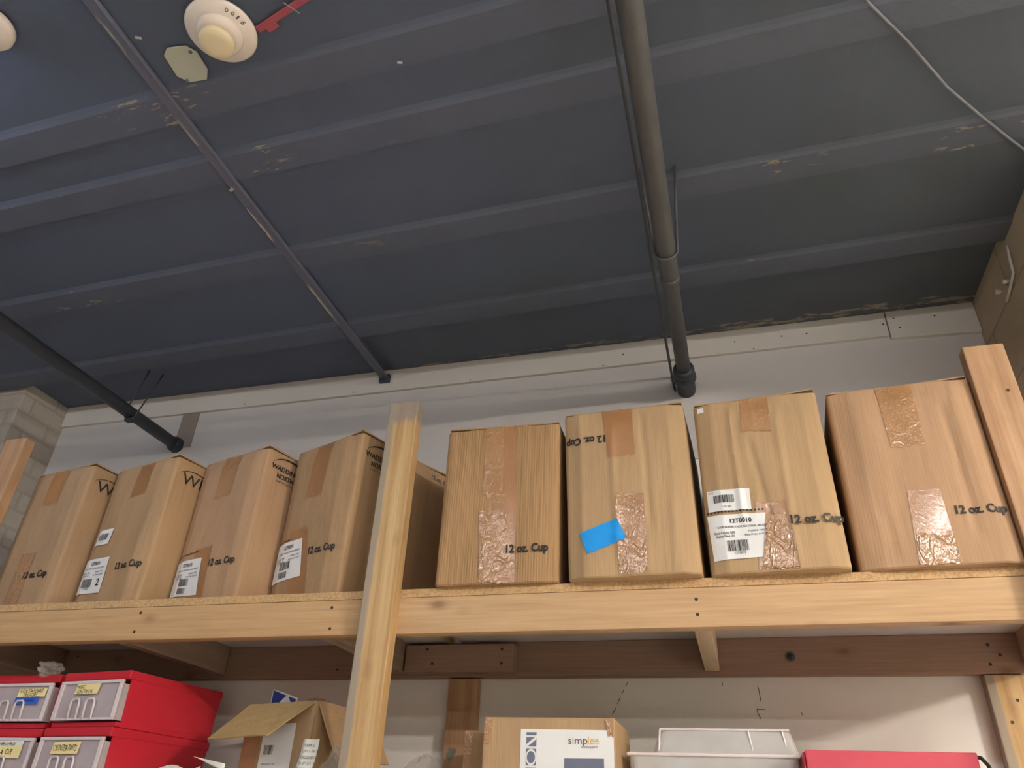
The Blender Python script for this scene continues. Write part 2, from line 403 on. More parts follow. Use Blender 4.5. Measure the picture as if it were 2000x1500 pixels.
# ribbed deck ceiling, ribs a little out of square with the wall
bm = bmesh.new(); prof = [(-6.6, RB+.006)]
for yr in [-6.2+.385*k for k in range(18)] + [.58, .965, 1.172, 1.553, 1.945]:
    if yr < .5 or yr > .55: prof += [(yr-.100, RB+.006), (yr-.078, RB), (yr, RB), (yr+.002, RB+.006 if yr < 1.9 else CZ)]
prof.append((2.5, CZ))
a = [bm.verts.new((-6.6, p[0], p[1])) for p in prof]; b = [bm.verts.new((6.6, p[0], p[1])) for p in prof]
a2 = [bm.verts.new((-6.6, p, 1.70)) for p in (prof[-1][0], prof[0][0])]; b2 = [bm.verts.new((6.6, p, 1.70)) for p in (prof[-1][0], prof[0][0])]
for i in range(len(prof)-1): bm.faces.new((a[i], a[i+1], b[i+1], b[i]))
bm.faces.new((a[-1], a2[0], b2[0], b[-1])); bm.faces.new((a2[0], a2[1], b2[1], b2[0])); bm.faces.new((a2[1], a[0], b[0], b2[1]))
bm.faces.new(a + a2); bm.faces.new((b + b2)[::-1])
struct('ceiling', bm, M_ceil, (0, 0, 0), (0, 0, -.028))
# white board along the top of the wall: two lengths
def trim(name, x0, x1, z0a, z0b, y0, skew=0):
    bm = bx(bmesh.new(), (x0, y0, z0a), (x1, WY-.003, 1.60), 0)
    for v in bm.verts:
        if v.co.z < 1.55 and v.co.x > (x0+x1)/2: v.co.z = z0b
        if v.co.z < 1.55 and v.co.x > (x0+x1)/2: v.co.x += skew
    bmesh.ops.bevel(bm, geom=bm.edges[:], offset=.0015, segments=1, affect='EDGES')
    return struct(name, bm, M_trim)
trim('trim_1', -2.750, .604, 1.471, 1.475, 2.265)
trim('trim_2', .607, .871, 1.463, 1.452, 2.263)
def dots_on(parent, pts, y0, r):
    for x, z in pts:
        mk('nail_hole', lathe(bmesh.new(), [(0, 0), (r, 0), (r*.8, .0008), (0, .0008)], 8), M_screw, parent, (x, y0, z), rot=(math.pi/2, 0, 0))
T1 = [o for o in C.objects if o.name == 'trim_1'][0]; T2 = [o for o in C.objects if o.name == 'trim_2'][0]; WB = [o for o in C.objects if o.name == 'wall_back'][0]
for o, pts, y0, r in ((T1, ((.116, 1.518), (.272, 1.519), (.352, 1.518), (.175, 1.48), (-.273, 1.518), (-.346, 1.479), (-1.337, 1.483), (-.853, 1.483), (-1.829, 1.485), (.593, 1.521), (-2.369, 1.474)), 2.2648, .0030),
                      (T2, ((.639, 1.499), (.628, 1.538), (.75, 1.53)), 2.2628, .0030)):
    dots_on(o, pts, y0, r)
for pts in (((-.301, .404), (-.308, .392)), ((-.314, .382), (-.320, .372)), ((-.324, .364), (-.333, .345)), ((-.338, .335), (-.348, .318)), ((.054, .392), (.056, .384), (.058, .353)), ((.046, .335), (.047, .322), (.053, .308)), ((.047, .333), (.066, .333)), ((.157, .326), (.160, .318)), ((-.040, .404), (-.038, .394))):
    mk('hairline_crack', tube(bmesh.new(), [(x, 2.2848, z) for x, z in pts], .0009, 5), M_screw, WB, (0, 0, 0))
# sub-purlin rail under the deck
rl = thing('ceiling_rail', (-1.205, 0, RB), 0, 'thin dark steel rail with chipped paint running across the ceiling ribs', 'rail')
bm = bx(bmesh.new(), (-.017, -5.9, -.006), (.017, 2.262, -.0005), .001)
mk('flange', bm, M_rail, rl); mk('bead', tube(bmesh.new(), [(.012, -5.9, -.006), (.012, 2.262, -.006)], .0035, 8), M_rail, rl)
mk('end_clip', bx(bmesh.new(), (-.021, 2.248, -.022), (.021, 2.265, .012), .002), M_fit, rl)

# ---------------------------------------------------------------- ceiling things
det = thing('smoke_detector', (-.962, .795, RB), 0, 'round cream smoke detector marked D015 on the dark ceiling', 'smoke detector')
mk('base', lathe(bmesh.new(), [(0, 0), (.070, 0), (.078, -.004), (.079, -.009), (.074, -.014), (.055, -.019), (.050, -.021), (0, -.021)]), M_cream, det, smooth=True)
mk('dome', lathe(bmesh.new(), [(.0, -.018), (.052, -.019), (.051, -.026), (.046, -.034), (.040, -.037), (0, -.037)]), M_cream, det, smooth=True)
mk('sensor_cap', lathe(bmesh.new(), [(0, -.037), (.033, -.037), (.0345, -.041), (.0385, -.044), (.0385, -.054), (.036, -.057), (.02, -.058), (0, -.058)]), M_cream2, det, smooth=True)
bm = bmesh.new()
for i, ch in enumerate('D015'):
    ang = math.radians(-27 + (i-1.5)*11.5)
    vs_, fs = text_polys(ch, .0065 if ch != '1' else .0035, .0105, bold=.02)
    rx_, ry_ = math.cos(ang), math.sin(ang)
    vv = [bm.verts.new(((.0665+b-.005)*rx_ - (a-.003)*ry_, (.0665+b-.005)*ry_ + (a-.003)*rx_, -.0195)) for a, b in vs_]
    for f in fs:
        try: bm.faces.new([vv[k] for k in f])
        except ValueError: pass
mk('printed_text', bm, M_grey_ink, det)
pl = thing('cover_plate', (-1.097, .853, RB), 0, 'flat eight sided cream cover plate on the ceiling beside the smoke detector', 'cover plate')
bm = bmesh.new(); o8 = [(-.040, -.030), (-.022, -.046), (.024, -.044), (.042, -.026), (.042, .022), (.026, .046), (-.020, .046), (-.041, .026)]
top = [bm.verts.new((x, y_, 0)) for x, y_ in o8]; bot = [bm.verts.new((x, y_, -.003)) for x, y_ in o8]
bm.faces.new(top); bm.faces.new(bot[::-1])
for i in range(8): bm.faces.new((top[i], top[(i+1) % 8], bot[(i+1) % 8], bot[i]))
mk('plate', bm, M_plate, pl)
for sx, sy in ((.028, -.028), (-.022, .040)):
    mk('notch', lathe(bmesh.new(), [(0, -.0028), (.0045, -.0028), (.0045, -.0036), (0, -.0036)], 12, (sx, sy, 0)), M_rail, pl)
pl.rotation_euler = (0, 0, math.radians(4))
wd = thing('ceiling_alarm', (-1.475, .655, RB), 0, 'rounded cream ceiling device cut by the upper left corner', 'alarm')
mk('alarm_body', lathe(bmesh.new(), [(0, 0), (.050, 0), (.056, -.006), (.056, -.020), (.050, -.030), (0, -.032)]), M_cream, wd, smooth=True)
mk('alarm_lens', lathe(bmesh.new(), [(0, -.030), (.022, -.031), (.020, -.040), (0, -.043)]), M_cream2, wd, smooth=True)
rs = thing('red_conduit_strip', (-.83, .80, RB), math.radians(-16), 'faded red painted strip on the ceiling beside the smoke detector', 'strip')
bm = bx(bmesh.new(), (-.055, -.008, -.005), (.20, .008, 0), .002); mk('strip_body', bm, M_redp, rs)
mk('tag_end', bx(bmesh.new(), (-.035, .004, -.007), (-.005, .018, -.001), .002), M_redp, rs)
mk('wire_tie', tube(bmesh.new(), [(.045, -.018, -.006), (.055, .0, -.010), (.058, .018, -.006)], .0014, 6), M_cable, rs)
props(mk('overhead_wire', tube(bmesh.new(), [(.30, .90, 1.523), (.414, 1.07, 1.522), (.50, 1.175, 1.52), (.605, 1.318, 1.515), (.69, 1.415, 1.517), (.78, 1.515, 1.522), (.85, 1.59, 1.526), (.90, 1.65, 1.526)], .0032, 8), M_cable, None, (0, 0, 0), smooth=True),
      'thin grey wire slung under the ceiling at the upper right', 'wire')
# flakes of old paint hanging off the ceiling
for (x, y_, s_, r_) in ((-1.158, .765, .007, .3), (-1.22, 1.228, .008, -.5), (-.60, .966, .006, .2)):
    bm = bx(bmesh.new(), (-s_, -s_*.45, -.003), (s_, s_*.45, 0), .001)
    for v in bm.verts: v.co += Vector((random.Random(int(x*99)).uniform(-.002, .002), 0, 0))
    props(mk('paint_flake', bm, M_plate, None, (x, y_, RB-.006), rot=(0, .1, r_)), 'loose pale flake of paint on the dark ceiling', 'flake', 'ceiling paint flakes')

# ---------------------------------------------------------------- pipes
pp = thing('ceiling_pipe', (-.062, 0, 1.35), 0, 'long dusty iron pipe under the ceiling entering the wall above the boxes, right one', 'pipe')
mk('pipe_run', tube(bmesh.new(), [(0, -5.9, 0), (0, 1.66, 0), (0, 1.67, 0), (0, 2.30, 0)], [.0255, .0255, .0225, .0225], 28), M_pipe, pp, smooth=True)
mk('collar', lathe(bmesh.new(), [(.0, 0), (.027, 0), (.028, .008), (.028, .02), (.026, .028), (0, .028)], 28), M_pipe, pp, (0, 1.652, 0), smooth=True, rot=(-math.pi/2, 0, 0))
ft = mk('coupling', lathe(bmesh.new(), [(0, 0), (.027, 0), (.034, .006), (.035, .022), (.031, .028), (.031, .032), (.036, .038), (.038, .060), (.034, .070), (.031, .075), (.031, .15), (0, .15)], 32), M_fit, pp, (0, 2.135, 0), smooth=True, rot=(-math.pi/2, 0, 0))
props(ft, 'dark threaded coupling')
cd = mk('thin_conduit', tube(bmesh.new(), [(-.102, -5.9, 1.40), (-.104, 1.3, 1.405), (-.107, 1.6, 1.402), (-.107, 2.27, 1.408), (-.100, 2.282, 1.35)], .0045, 10), M_wire, None, (0, 0, 0), smooth=True)
props(cd, 'thin conduit running along the left side of the dusty iron pipe', 'conduit')
hg = thing('pipe_hanger', (-.062, 1.548, 1.35), 0, 'bent rod hanger looped under the right ceiling pipe', 'hanger')
loop = [(-.046, -.135, .205), (-.034, -.05, .07), (-.0305, -.005, .005)] + [(-.0305*math.cos(t), 0, -.0305*math.sin(t)) for t in [math.pi*k/10 for k in range(1, 10)]] + [(.0305, -.005, .005), (.036, -.05, .07), (.048, -.125, .205)]
mk('hanger_loop', tube(bmesh.new(), loop, .0038, 8), M_wire, hg, smooth=True)
pl2 = thing('ceiling_pipe', (-2.11, 0, 1.325), 0, 'dark painted pipe crossing the left corner of the ceiling into the wall', 'pipe')
mk('pipe_run', tube(bmesh.new(), [(0, -5.9, 0), (0, 2.30, 0)], .0235, 28), M_pipe_d, pl2, smooth=True)
mk('putty_collar', lathe(bmesh.new(), [(0, 0), (.026, 0), (.031, .010), (.033, .03), (.030, .05), (0, .05)], 14), M_fit, pl2, (0, 2.243, 0), rot=(-math.pi/2, 0, 0))
hg2 = thing('pipe_hanger', (-2.11, 2.0, 1.325), 0, 'wire hanger with a small clamp holding the left ceiling pipe', 'hanger')
loop = [(-.045, .06, .235), (-.026, 0, .03)] + [(-.027*math.cos(t), 0, -.027*math.sin(t)) for t in [math.pi*k/8 for k in range(0, 9)]] + [(.026, .01, .03), (-.012, .10, .237)]
mk('hanger_loop', tube(bmesh.new(), loop, .003, 8), M_wire, hg2, smooth=True)
mk('clamp', bx(bmesh.new(), (-.012, -.012, -.036), (.012, .012, -.024), .003), M_fit, hg2)
struct('trim_3', bx(bmesh.new(), (-2.125, WY-.010, 1.315), (-2.045, WY-.002, 1.4705)), M_patch)
struct('trim_4', bx(bmesh.new(), (-.095, WY-.009, 1.37), (-.022, WY-.002, 1.47)), M_wall_up)
# little plugs and bent rod on the right wall
for y_, z_ in ((2.050, 1.445), (1.985, 1.432)):
    props(mk('wall_plug', tube(bmesh.new(), [(.874, y_, z_), (.858, y_, z_), (.856, y_, z_)], [.007, .0075, .005], 12), M_trim, None, (0, 0, 0), smooth=True), 'short pale plug sticking out of the block wall', 'plug', 'plugs in the right wall')
props(mk('bent_rod', tube(bmesh.new(), [(.866, 1.907, 1.498), (.864, 1.918, 1.45), (.864, 1.925, 1.415), (.866, 1.99, 1.40), (.868, 2.03, 1.392)], .004, 8), M_trim, None, (0, 0, 0), smooth=True), 'thin bent rod against the painted block wall at the upper right', 'rod')

# ---------------------------------------------------------------- lumber
def plank(name, x0, x1, y0, y1, z0, z1, m, label, cat, heads=(), headface='y', bev=.003, tilt=None, hr=.0042):
    c = Vector(((x0+x1)/2, (y0+y1)/2, z0))
    t = thing(name, c, 0, label, cat)
    bm = bx(bmesh.new(), (x0-c.x, y0-c.y, 0), (x1-c.x, y1-c.y, z1-z0), bev)
    if tilt:
        for v in bm.verts: v.co.x += tilt*(v.co.z)
    mk('board', bm, m, t)
    for hx, hz in heads:
        mk('screw_head', lathe(bmesh.new(), [(0, 0), (hr, 0), (hr*.9, .0012), (0, .0008)], 12), M_screw, t, (hx-c.x, y0-c.y+.0004, hz-z0), rot=(math.pi/2, 0, 0))
    return t
D0, D1 = .513, .534
plank('front_beam', -2.72, -.842, 1.75, 1.788, .424, D0, M_beam, 'yellow pine front beam under the left shelf board, left of the middle post', 'beam',
      [(-1.572, .497), (-1.575, .446), (-.985, .494), (-.981, .441)])
plank('front_beam', -.838, .742, 1.75, 1.788, .424, D0, M_beam2, 'pale knotty front beam under the right shelf board, right of the middle post', 'beam',
      [(-.069, .486), (-.069, .452)])
def deck(x0, x1, label):
    t = thing('shelf_board', ((x0+x1)/2, 2.0, D0), 0, label, 'shelf board')
    bm = bx(bmesh.new(), (x0-(x0+x1)/2, -.25, .0005), (x1-(x0+x1)/2, .28, D1-D0), .0008); mk('board', bm, M_particle, t)
    mk('white_facing', bx(bmesh.new(), (x0-(x0+x1)/2+.001, -.205, 0), (x1-(x0+x1)/2-.001, .279, .0018)), M_melamine, t)
deck(-2.72, -.842, 'particle board shelf top carrying the four turned boxes on the left')
deck(-.800, .790, 'particle board shelf top carrying the four upright boxes on the right')
plank('middle_post', -.884, -.796, 1.712, 1.750, -1.5, 1.070, M_post, 'tall pale pine post with a grey worn edge between the box groups', 'post', tilt=0.0)
plank('right_post', .604, .692, 1.712, 1.750, -1.5, 1.058, M_post2, 'stained rough pine post at the right end of the shelf', 'post', [(.668, .93)])
plank('left_post', -2.292, -2.204, 1.712, 1.750, -1.5, 1.085, M_post2, 'pine post at the far left edge in front of the brick', 'post')
plank('wall_ledger', -2.74, .742, 2.247, 2.279, .413, D0, M_ledger, 'brown pine ledger fixed along the wall under the shelf', 'ledger',
      [(.633, .484), (.655, .459), (.627, .436), (-2.229, .492), (-1.209, .439)])
plank('backing_board', -.966, -.622, 2.209, 2.2465, .421, D0-.012, M_ledger, 'short brown board doubled over the wall ledger beside the middle post', 'board',
      [(-.896, .487), (-.877, .446), (-.66, .485), (-.66, .445)])
bt = thing('ledger_bolt', (.147, 2.247, .461), 0, 'large round washer and bolt head in the ledger at the right', 'bolt')
mk('washer', lathe(bmesh.new(), [(0, 0), (.013, 0), (.013, .002), (0, .002)], 24), M_pipe, bt, rot=(math.pi/2, 0, 0))
mk('bolt_head', lathe(bmesh.new(), [(0, 0), (.007, 0), (.007, .006), (0, .007)], 6), M_screw, bt, (0, -.002, 0), rot=(math.pi/2, 0, 0))
for x0, x1, y1, m, lb in ((-.081, -.042, 2.245, M_joist_w, 'pale cross joist under the right shelf board'), (-1.018, -.975, 2.245, M_joist, 'cross joist beside the middle post'),
                      (-1.650, -1.612, 2.245, M_joist, 'cross joist above the red drawers'), (-2.318, -2.280, 2.245, M_joist, 'cross joist at the far left under the shelf'),
                      (.702, .740, 2.245, M_joist, 'cross joist at the right end of the shelf')):
    plank('cross_joist', x0, x1, 1.790, y1, .424, D0, m, lb, 'joist')
plank('rear_post', -.833, -.742, 2.247, 2.283, -1.5, .410, M_post2, 'rear pine post with a green scuff against the wall behind the middle post', 'post')
plank('rear_post', .605, .695, 2.247, 2.283, -1.5, .411, M_post, 'rear pine post in the lower right corner', 'post', [(.64, .30), (.665, .35)])
# green scuff mark on the rear post
rnd = random.Random(5); rp = [o for o in C.objects if o.name == 'rear_post'][0]; M_scuff = simple('green_scuff', sr(112, 110, 100), .8, var=.3, scale=90)
bm = bmesh.new(); pr = None; ring = []
for k in range(26):
    a = 2*math.pi*k/26; q = .55+.45*rnd.random(); ring.append(bm.verts.new((-.022+.017*q*math.cos(a)+.004*math.sin(a), -.0176-.001, 1.705+.021*q*math.sin(a))))
bm.faces.new(ring); mk('scuff_mark', bm, M_scuff, rp)
# lower shelf carrying the drawers and cartons (below the frame)
LZ = -.072
plank('lower_beam', -2.72, .742, 1.75, 1.788, LZ-.11, LZ-.021, M_beam, 'front beam of the lower shelf', 'beam')
plank('lower_ledger', -2.74, .742, 2.209, 2.2465, LZ-.11, LZ-.021, M_ledger, 'rear beam of the lower shelf', 'ledger')
plank('lower_shelf_board', -2.72, .742, 1.752, 2.245, LZ-.021, LZ, M_particle, 'lower particle board shelf holding drawers and cartons', 'shelf board', bev=.0008)

# ---------------------------------------------------------------- the cup cartons
def smooth(a, b, t):
    t = max(0, min(1, (t-a)/(b-a))); return t*t*(3-2*t)
class Carton:
    def __init__(s, pos, yaw, w_, h, d, mat, label, seed, bulge=.010, lean=(0, 0), creases=(), lx=.36, rx=.37, left_b=1.0, name='cup_carton'):
        s.w, s.h, s.d, s.seed, s.b, s.lean, s.creases, s.lx, s.rx, s.lb = w_, h, d, seed, bulge, lean, creases, lx, rx, left_b
        a = math.radians(yaw)
        fx = pos[0] - .5*w_*math.cos(a); fy = pos[1] - .5*w_*math.sin(a)
        s.t = thing(name, (fx, fy, D1), a, label, 'box', 'brown cup cartons on the upper shelf')
        s.mat = mat; s.body()
    def lean_off(s, z): k = z/s.h; return s.lean[0]*k, s.lean[1]*k
    def F(s, x, z):
        w_ = s.w; u = x/w_; wob = .012*noise.noise(Vector((z*9, s.seed, 0)))
        L, R = -s.lx+wob, s.rx+wob
        if u < L: k = s.lb*max(0, (u+.5)/(L+.5)) + (1-s.lb)*smooth(-.5, L, u)*1.0
        elif u > R: k = max(0, (.5-u)/(.5-R))
        else: k = 1
        zz = smooth(0, .05, s.h-z)
        f = -s.b*k*(.55+.45*zz)
        f += .0042*noise.noise(Vector((x*14, z*5, s.seed*3)))*min(1, k*2)
        for cx, z0, z1, amp, dr in s.creases:
            c = cx + dr*(z-z0) + .004*noise.noise(Vector((z*18, cx*9, s.seed)))
            dd = abs(x-c)
            if dd < .012 and z0 < z < z1: f += amp*(1-dd/.012)*smooth(z0, z0+.04, z)*smooth(0, .04, z1-z)
        return f
    def G(s, y, z):
        v = y/s.d; return .0010*math.sin(math.pi*max(0, min(1, v)))+.0012*noise.noise(Vector((y*16, z*5, s.seed*5)))*smooth(0, .1, v)*smooth(0, .1, 1-v)
    def front(s, off=.0012):
        def f(x, z):
            lx, ly = s.lean_off(z); return Vector((x+lx, s.F(x, z)+ly-off, z))
        return f
    def side(s, off=.0015):
        def f(y, z):
            lx, ly = s.lean_off(z); return Vector((s.w/2+s.G(y, z)+lx+off, y+ly, z))
        return f
    def body(s):
        w_, h, d = s.w, s.h, s.d; bm = bmesh.new(); r = .006; rows = []
        NX, NY, NZ = 56, 18, 40
        def ring(z, ins):
            lx, ly = s.lean_off(z); pts = []
            for i in range(NX+1):
                x = -w_/2 + r + (w_-2*r)*i/NX
                pts.append((x*(1-ins*2/w_), s.F(x, z)+ins))
            for k in (1, 2):
                t = math.pi/2*k/3; pts.append((w_/2 - r + r*math.sin(t) - ins, r - r*math.cos(t) + ins))
            for i in range(NY+1):
                y_ = r + (d-2*r)*i/NY; pts.append((w_/2 + s.G(y_, z) - ins, y_))
            for k in (1, 2):
                t = math.pi/2*k/3; pts.append((w_/2 - r + r*math.cos(t) - ins, d - r + r*math.sin(t) - ins))
            for i in range(9): pts.append((w_/2 - r - (w_-2*r)*i/8, d - ins))
            for k in (1, 2):
                t = math.pi/2*k/3; pts.append((-w_/2 + r - r*math.sin(t) + ins, d - r + r*math.cos(t) - ins))
            for i in range(NY+1):
                y_ = d - r - (d-2*r)*i/NY; pts.append((-w_/2 - s.G(y_, z)*.3 + ins, y_))
            for k in (1, 2):
                t = math.pi/2*k/3; pts.append((-w_/2 + r - r*math.cos(t) + ins, r - r*math.sin(t) + ins))
            return [bm.verts.new((px+lx, py+ly, z)) for px, py in pts]
        zs = [(0, .003)] + [(.003 + (h-.006)*j/NZ, 0) for j in range(NZ+1)] + [(h, .003)]
        rings = [ring(z, i) for z, i in zs]
        for a, b in zip(rings, rings[1:]):
            n = len(a)
            for k in range(n): bm.faces.new((a[k], a[(k+1) % n], b[(k+1) % n], b[k]))
        bm.faces.new(rings[0][::-1]); bm.faces.new(rings[-1])
        o = mk('carton_body', bm, s.mat, s.t, smooth=True)
        bpy_mod = o.modifiers.new('es', 'EDGE_SPLIT'); bpy_mod.split_angle = math.radians(34)
        # two top flaps meeting in the middle, lifting a little
        rr = random.Random(s.seed)
        lx, ly = s.lean_off(h)
        for k in (0, 1):
            bm = bmesh.new(); x0, x1 = -w_/2+.003, w_/2-.003; y0, y1 = (.001, d/2-.002) if k == 0 else (d/2+.002, d-.001)
            la, lb = rr.uniform(.001, .005), rr.uniform(.001, .009)
            bx(bm, (x0, y0, h+.0006), (x1, y1, h+.0046)); bmesh.ops.subdivide_edges(bm, edges=bm.edges[:], cuts=5, use_grid_fill=True)
            for v in bm.verts:
                u = (v.co.x-x0)/(x1-x0); e = abs(v.co.y-(y0 if k == 0 else y1))
                fr = max(0, 1-e/(d*.3))
                v.co.z += (la*(1-u)**3 + lb*u**4 + .003*abs(noise.noise(Vector((u*6, k, s.seed)))))*fr
                v.co.x += lx; v.co.y += ly
            mk('top_flap', bm, s.mat, s.t)
    def tape(s, q, m, seed=0, ragged=.003, off=.0011, name='packing_tape', label=None):
        o = mk(name, quad_grid(bmesh.new(), s.front(off), q, 12, 20, ragged, seed), m, s.t, smooth=True)
        if label: o['label'] = label
        return o
    def text(s, t, x, z, w_, h, m=None, rot=0, bold=.036, off=.0020):
        k = .0045 if not rot else -.0045
        bm = bmesh.new(); add_text(bm, s.front(off), t, x, z-k, w_, h+.0045, rot, bold=bold); return mk('printed_text', bm, m or M_black, s.t)
    def label(s, q, lines, bars, big=None, off=.0024, seed=1, torn=False):
        lab = mk('shipping_label', quad_grid(bmesh.new(), s.front(off), q, 40, 12, .0012 if torn else 0, seed), M_label, s.t, smooth=True)
        tl, tr, br, bl = [Vector(p) for p in q]
        def surf(u, v):
            p = (bl*(1-u)+br*u)*(1-v) + (tl*(1-u)+tr*u)*v
            return s.front(off+.0015)(p.x, p.y)
        bm = bmesh.new()
        for (t, u, v, w_, h, bo) in lines: add_text(bm, surf, t, u, v, w_, h, bold=bo)
        if lines: mk('label_text', bm, M_black, lab)
        for (u, v, w_, h) in bars:
            bm = bmesh.new(); barcode(bm, surf, u, v, w_, h, seed); mk('barcode', bm, M_black, lab)
        return lab
    def dots(s, x0, z0, x1, z1, n=14):
        bm = bmesh.new(); f = s.front(.0022)
        for i in range(n):
            t = i/n; x = x0+(x1-x0)*t; z = z0+(z1-z0)*t; dx = (x1-x0)/n*.6
            bm.faces.new([bm.verts.new(f(*p)) for p in ((x, z-.002), (x+dx, z-.002), (x+dx, z+.002), (x, z+.002))])
        o = mk('printed_text', bm, M_black, s.t); o['label'] = 'dashed black cut line'
    def logo(s, kind):
        f = s.side(.0018); bm = bmesh.new()
        def arc(cx, cz, R, a0, a1, t0, t1):
            n = 18; prev = None
            for i in range(n+1):
                k = i/n; a = math.radians(a0+(a1-a0)*k); th = t0+(t1-t0)*k
                p = (bm.verts.new(f(cx+R*math.cos(a)*1.0, cz+R*.55*math.sin(a)-th/2)), bm.verts.new(f(cx+R*math.cos(a), cz+R*.55*math.sin(a)+th/2)))
                if prev: bm.faces.new((prev[0], p[0], p[1], prev[1]))
                prev = p
        if kind == 'words':
            add_text(bm, f, 'WADDINGTON', .018, .398, .155, .016, bold=.035)
            add_text(bm, f, 'NORTH AMERICA', .044, .374, .150, .016, bold=.035)
            add_text(bm, f, 'A NOVOLEX COMPANY', .044, .362, .10, .006)
            arc(.085, .404, .068, 160, 20, .001, .010)
        else:
            add_text(bm, f, 'WNA', .028, .372, .150, .036, bold=.004)
            arc(.070, .385, .062, 150, 20, .0015, .004)
        o = mk('logo', bm, M_black, s.t); o['label'] = 'black maker logo with a swoosh'
BIGL = [('12T0010', .36, .80, .34, .10, .02), ('CASE BLANK 12OZ NATURAL JACKET', .14, .68, .80, .055, .012),
        ('Case Count: 500', .07, .56, .34, .055, .01), ('TUXEDO 170523', .62, .58, .30, .04, .01),
        ('Cases/Skid: 30', .10, .48, .30, .055, .01), ('Shop Order #: 31244-1', .56, .49, .40, .05, .01), ('12T0010', .36, .10, .18, .05, .01)]
BARS = [(.26, .17, .34, .24)]
b1 = Carton((-1.930, 1.763), -10.5, .285, .450, .40, M_cb[4], 'tan box farthest left on the shelf, beside the brick pier', 11, .010)
b2 = Carton((-1.605, 1.757), -15, .31, .450, .40, M_cb[0], 'tan box with two white labels and a large 2, second from the left', 12, .014, rx=.33)
b3 = Carton((-1.290, 1.764), -17, .300, .455, .40, M_cb[1], 'tan box third from the left, label with two barcodes and brown tape at its top', 13, .014, rx=.35)
b4 = Carton((-.983, 1.760), -21.5, .290, .462, .40, M_cb[0], 'tan turned box just left of the middle post with a word logo', 14, .014, (.022, -.016), rx=.30)
b5 = Carton((-.387, 1.738), 1, .314, .432, .40, M_cb[2], 'ribbed tan box just right of the middle post with wrinkled centre tape', 15, .005, (0, 0), rx=.42, lx=.44)
b6 = Carton((-.049, 1.722), -2, .312, .446, .40, M_cb[3], 'tan box with a blue tape strip and upside-down print', 16, .016, (-.012, 0), [(-.03, .02, .40, -0.0036000000000000003, 0), (.05, .1, .44, 0.0036000000000000003, 0), (.10, .0, .2, -.002, .05)])
b7 = Carton((.266, 1.722), -4.5, .297, .446, .40, M_cb[3], 'tan box with two white labels and creased front, second from the right', 17, .016, (-.006, 0),
            [(-.06, .1, .44, -0.0045000000000000005, 0), (.0, .10, .34, 0.0045000000000000005, -.10), (.045, .0, .40, -.003, 0)])
b8 = Carton((.602, 1.732), -3.4, .316, .447, .40, M_cb[1], 'largest looking tan box at the right end beside the stained post', 18, .015, (.0, 0),
            [(.085, .04, .40, .004, .0), (-.07, .0, .2, -.002, 0), (.11, .25, .44, -.003, 0)], lx=.34, rx=.38)
b1.text('12 oz. Cup', .004, .084, .108, .023); b1.logo('w')
b1.tape([(-.040, .448), (.030, .448), (.030, .33), (-.040, .33)], M_tape, 1); b1.tape([(-.045, .168), (.02, .168), (.02, .004), (-.045, .004)], M_tape_w, 2)
b2.tape([(-.010, .446), (.056, .446), (.051, .340), (-.017, .336)], M_tape, 3); b2.text('12 oz. Cup', .025, .098, .112, .023); b2.logo('w')
b2.label([(-.120, .240), (-.044, .239), (-.051, .190), (-.128, .192)], [('Fit', .12, .85, .06, .05, .0), ('18 - 4 - 04', .35, .14, .25, .07, 0)], [(.2, .3, .6, .42)], seed=3)
b2.label([(-.143, .148), (-.016, .145), (-.012, .036), (-.146, .042)], BIGL + [('2', .78, .20, .12, .2, .02)], BARS, seed=4)
b3.tape([(-.034, .452), (.038, .452), (.026, .322), (-.041, .316)], M_tape_c, 5); b3.tape([(-.06, .160), (.012, .162), (.02, .004), (-.05, .004)], M_tape, 6)
b3.text('12 oz. Cup', .018, .098, .104, .023); b3.logo('words'); b3.dots(-.144, .148, -.042, .153)
b3.label([(-.144, .131), (-.020, .131), (-.004, .021), (-.146, .028)], BIGL[:-1], [(.36, .27, .30, .20), (.36, .06, .24, .16)], seed=6)
b4.tape([(-.036, .460), (.029, .460), (.021, .293), (-.050, .295)], M_tape, 7); b4.tape([(-.089, .206), (-.015, .206), (.030, .004), (-.045, .004)], M_tape, 8)
b4.text('12 oz. Cup', .010, .119, .104, .023); b4.logo('words'); b4.dots(-.140, .174, -.08, .179)
b4.label([(-.140, .170), (-.026, .174), (-.006, .064), (-.141, .056)], BIGL[:-1], [(.30, .28, .34, .20), (.30, .07, .26, .16)], seed=9)
bm = bmesh.new(); add_text(bm, b4.side(.002), '12 oz. Cup', .296, .424, .09, .020, bold=.03); mk('printed_text', bm, M_grey_ink, b4.t)
b5.tape([(-.034, .430), (.038, .430), (.050, .002), (.0, .002)], M_tape, 9, 0)
b5.tape([(-.046, .430), (.004, .430), (.012, .200), (-.046, .238)], M_tape_c, 10, off=.0016)
b5.tape([(-.052, .190), (.021, .189), (.036, .002), (-.040, .002)], M_tape_w, 11, off=.0022, label='wrinkled shiny packing tape')
b5.text('12 oz. Cup', .025, .073, .108, .024, off=.003)
b6.text('12 oz. Cup', -.046, .372, .106, .023, rot=math.pi)
b6.tape([(-.052, .444), (.026, .444), (.028, .310), (-.040, .306)], M_tape, 12); b6.tape([(-.029, .207), (.040, .203), (.038, .004), (-.031, .004)], M_tape_w, 13, label='wrinkled shiny packing tape')
o = b6.tape([(-.122, .109), (-.028, .142), (-.009, .092), (-.103, .057)], M_bluetape, 14, .0015, .0028, 'painter_tape', 'bright blue tape strip')
b7.tape([(-.030, .444), (.036, .444), (.031, .345), (-.038, .350)], M_tape_c, 15)
b7.tape([(-.030, .165), (.036, .163), (.044, .004), (-.042, .004)], M_tape, 16)
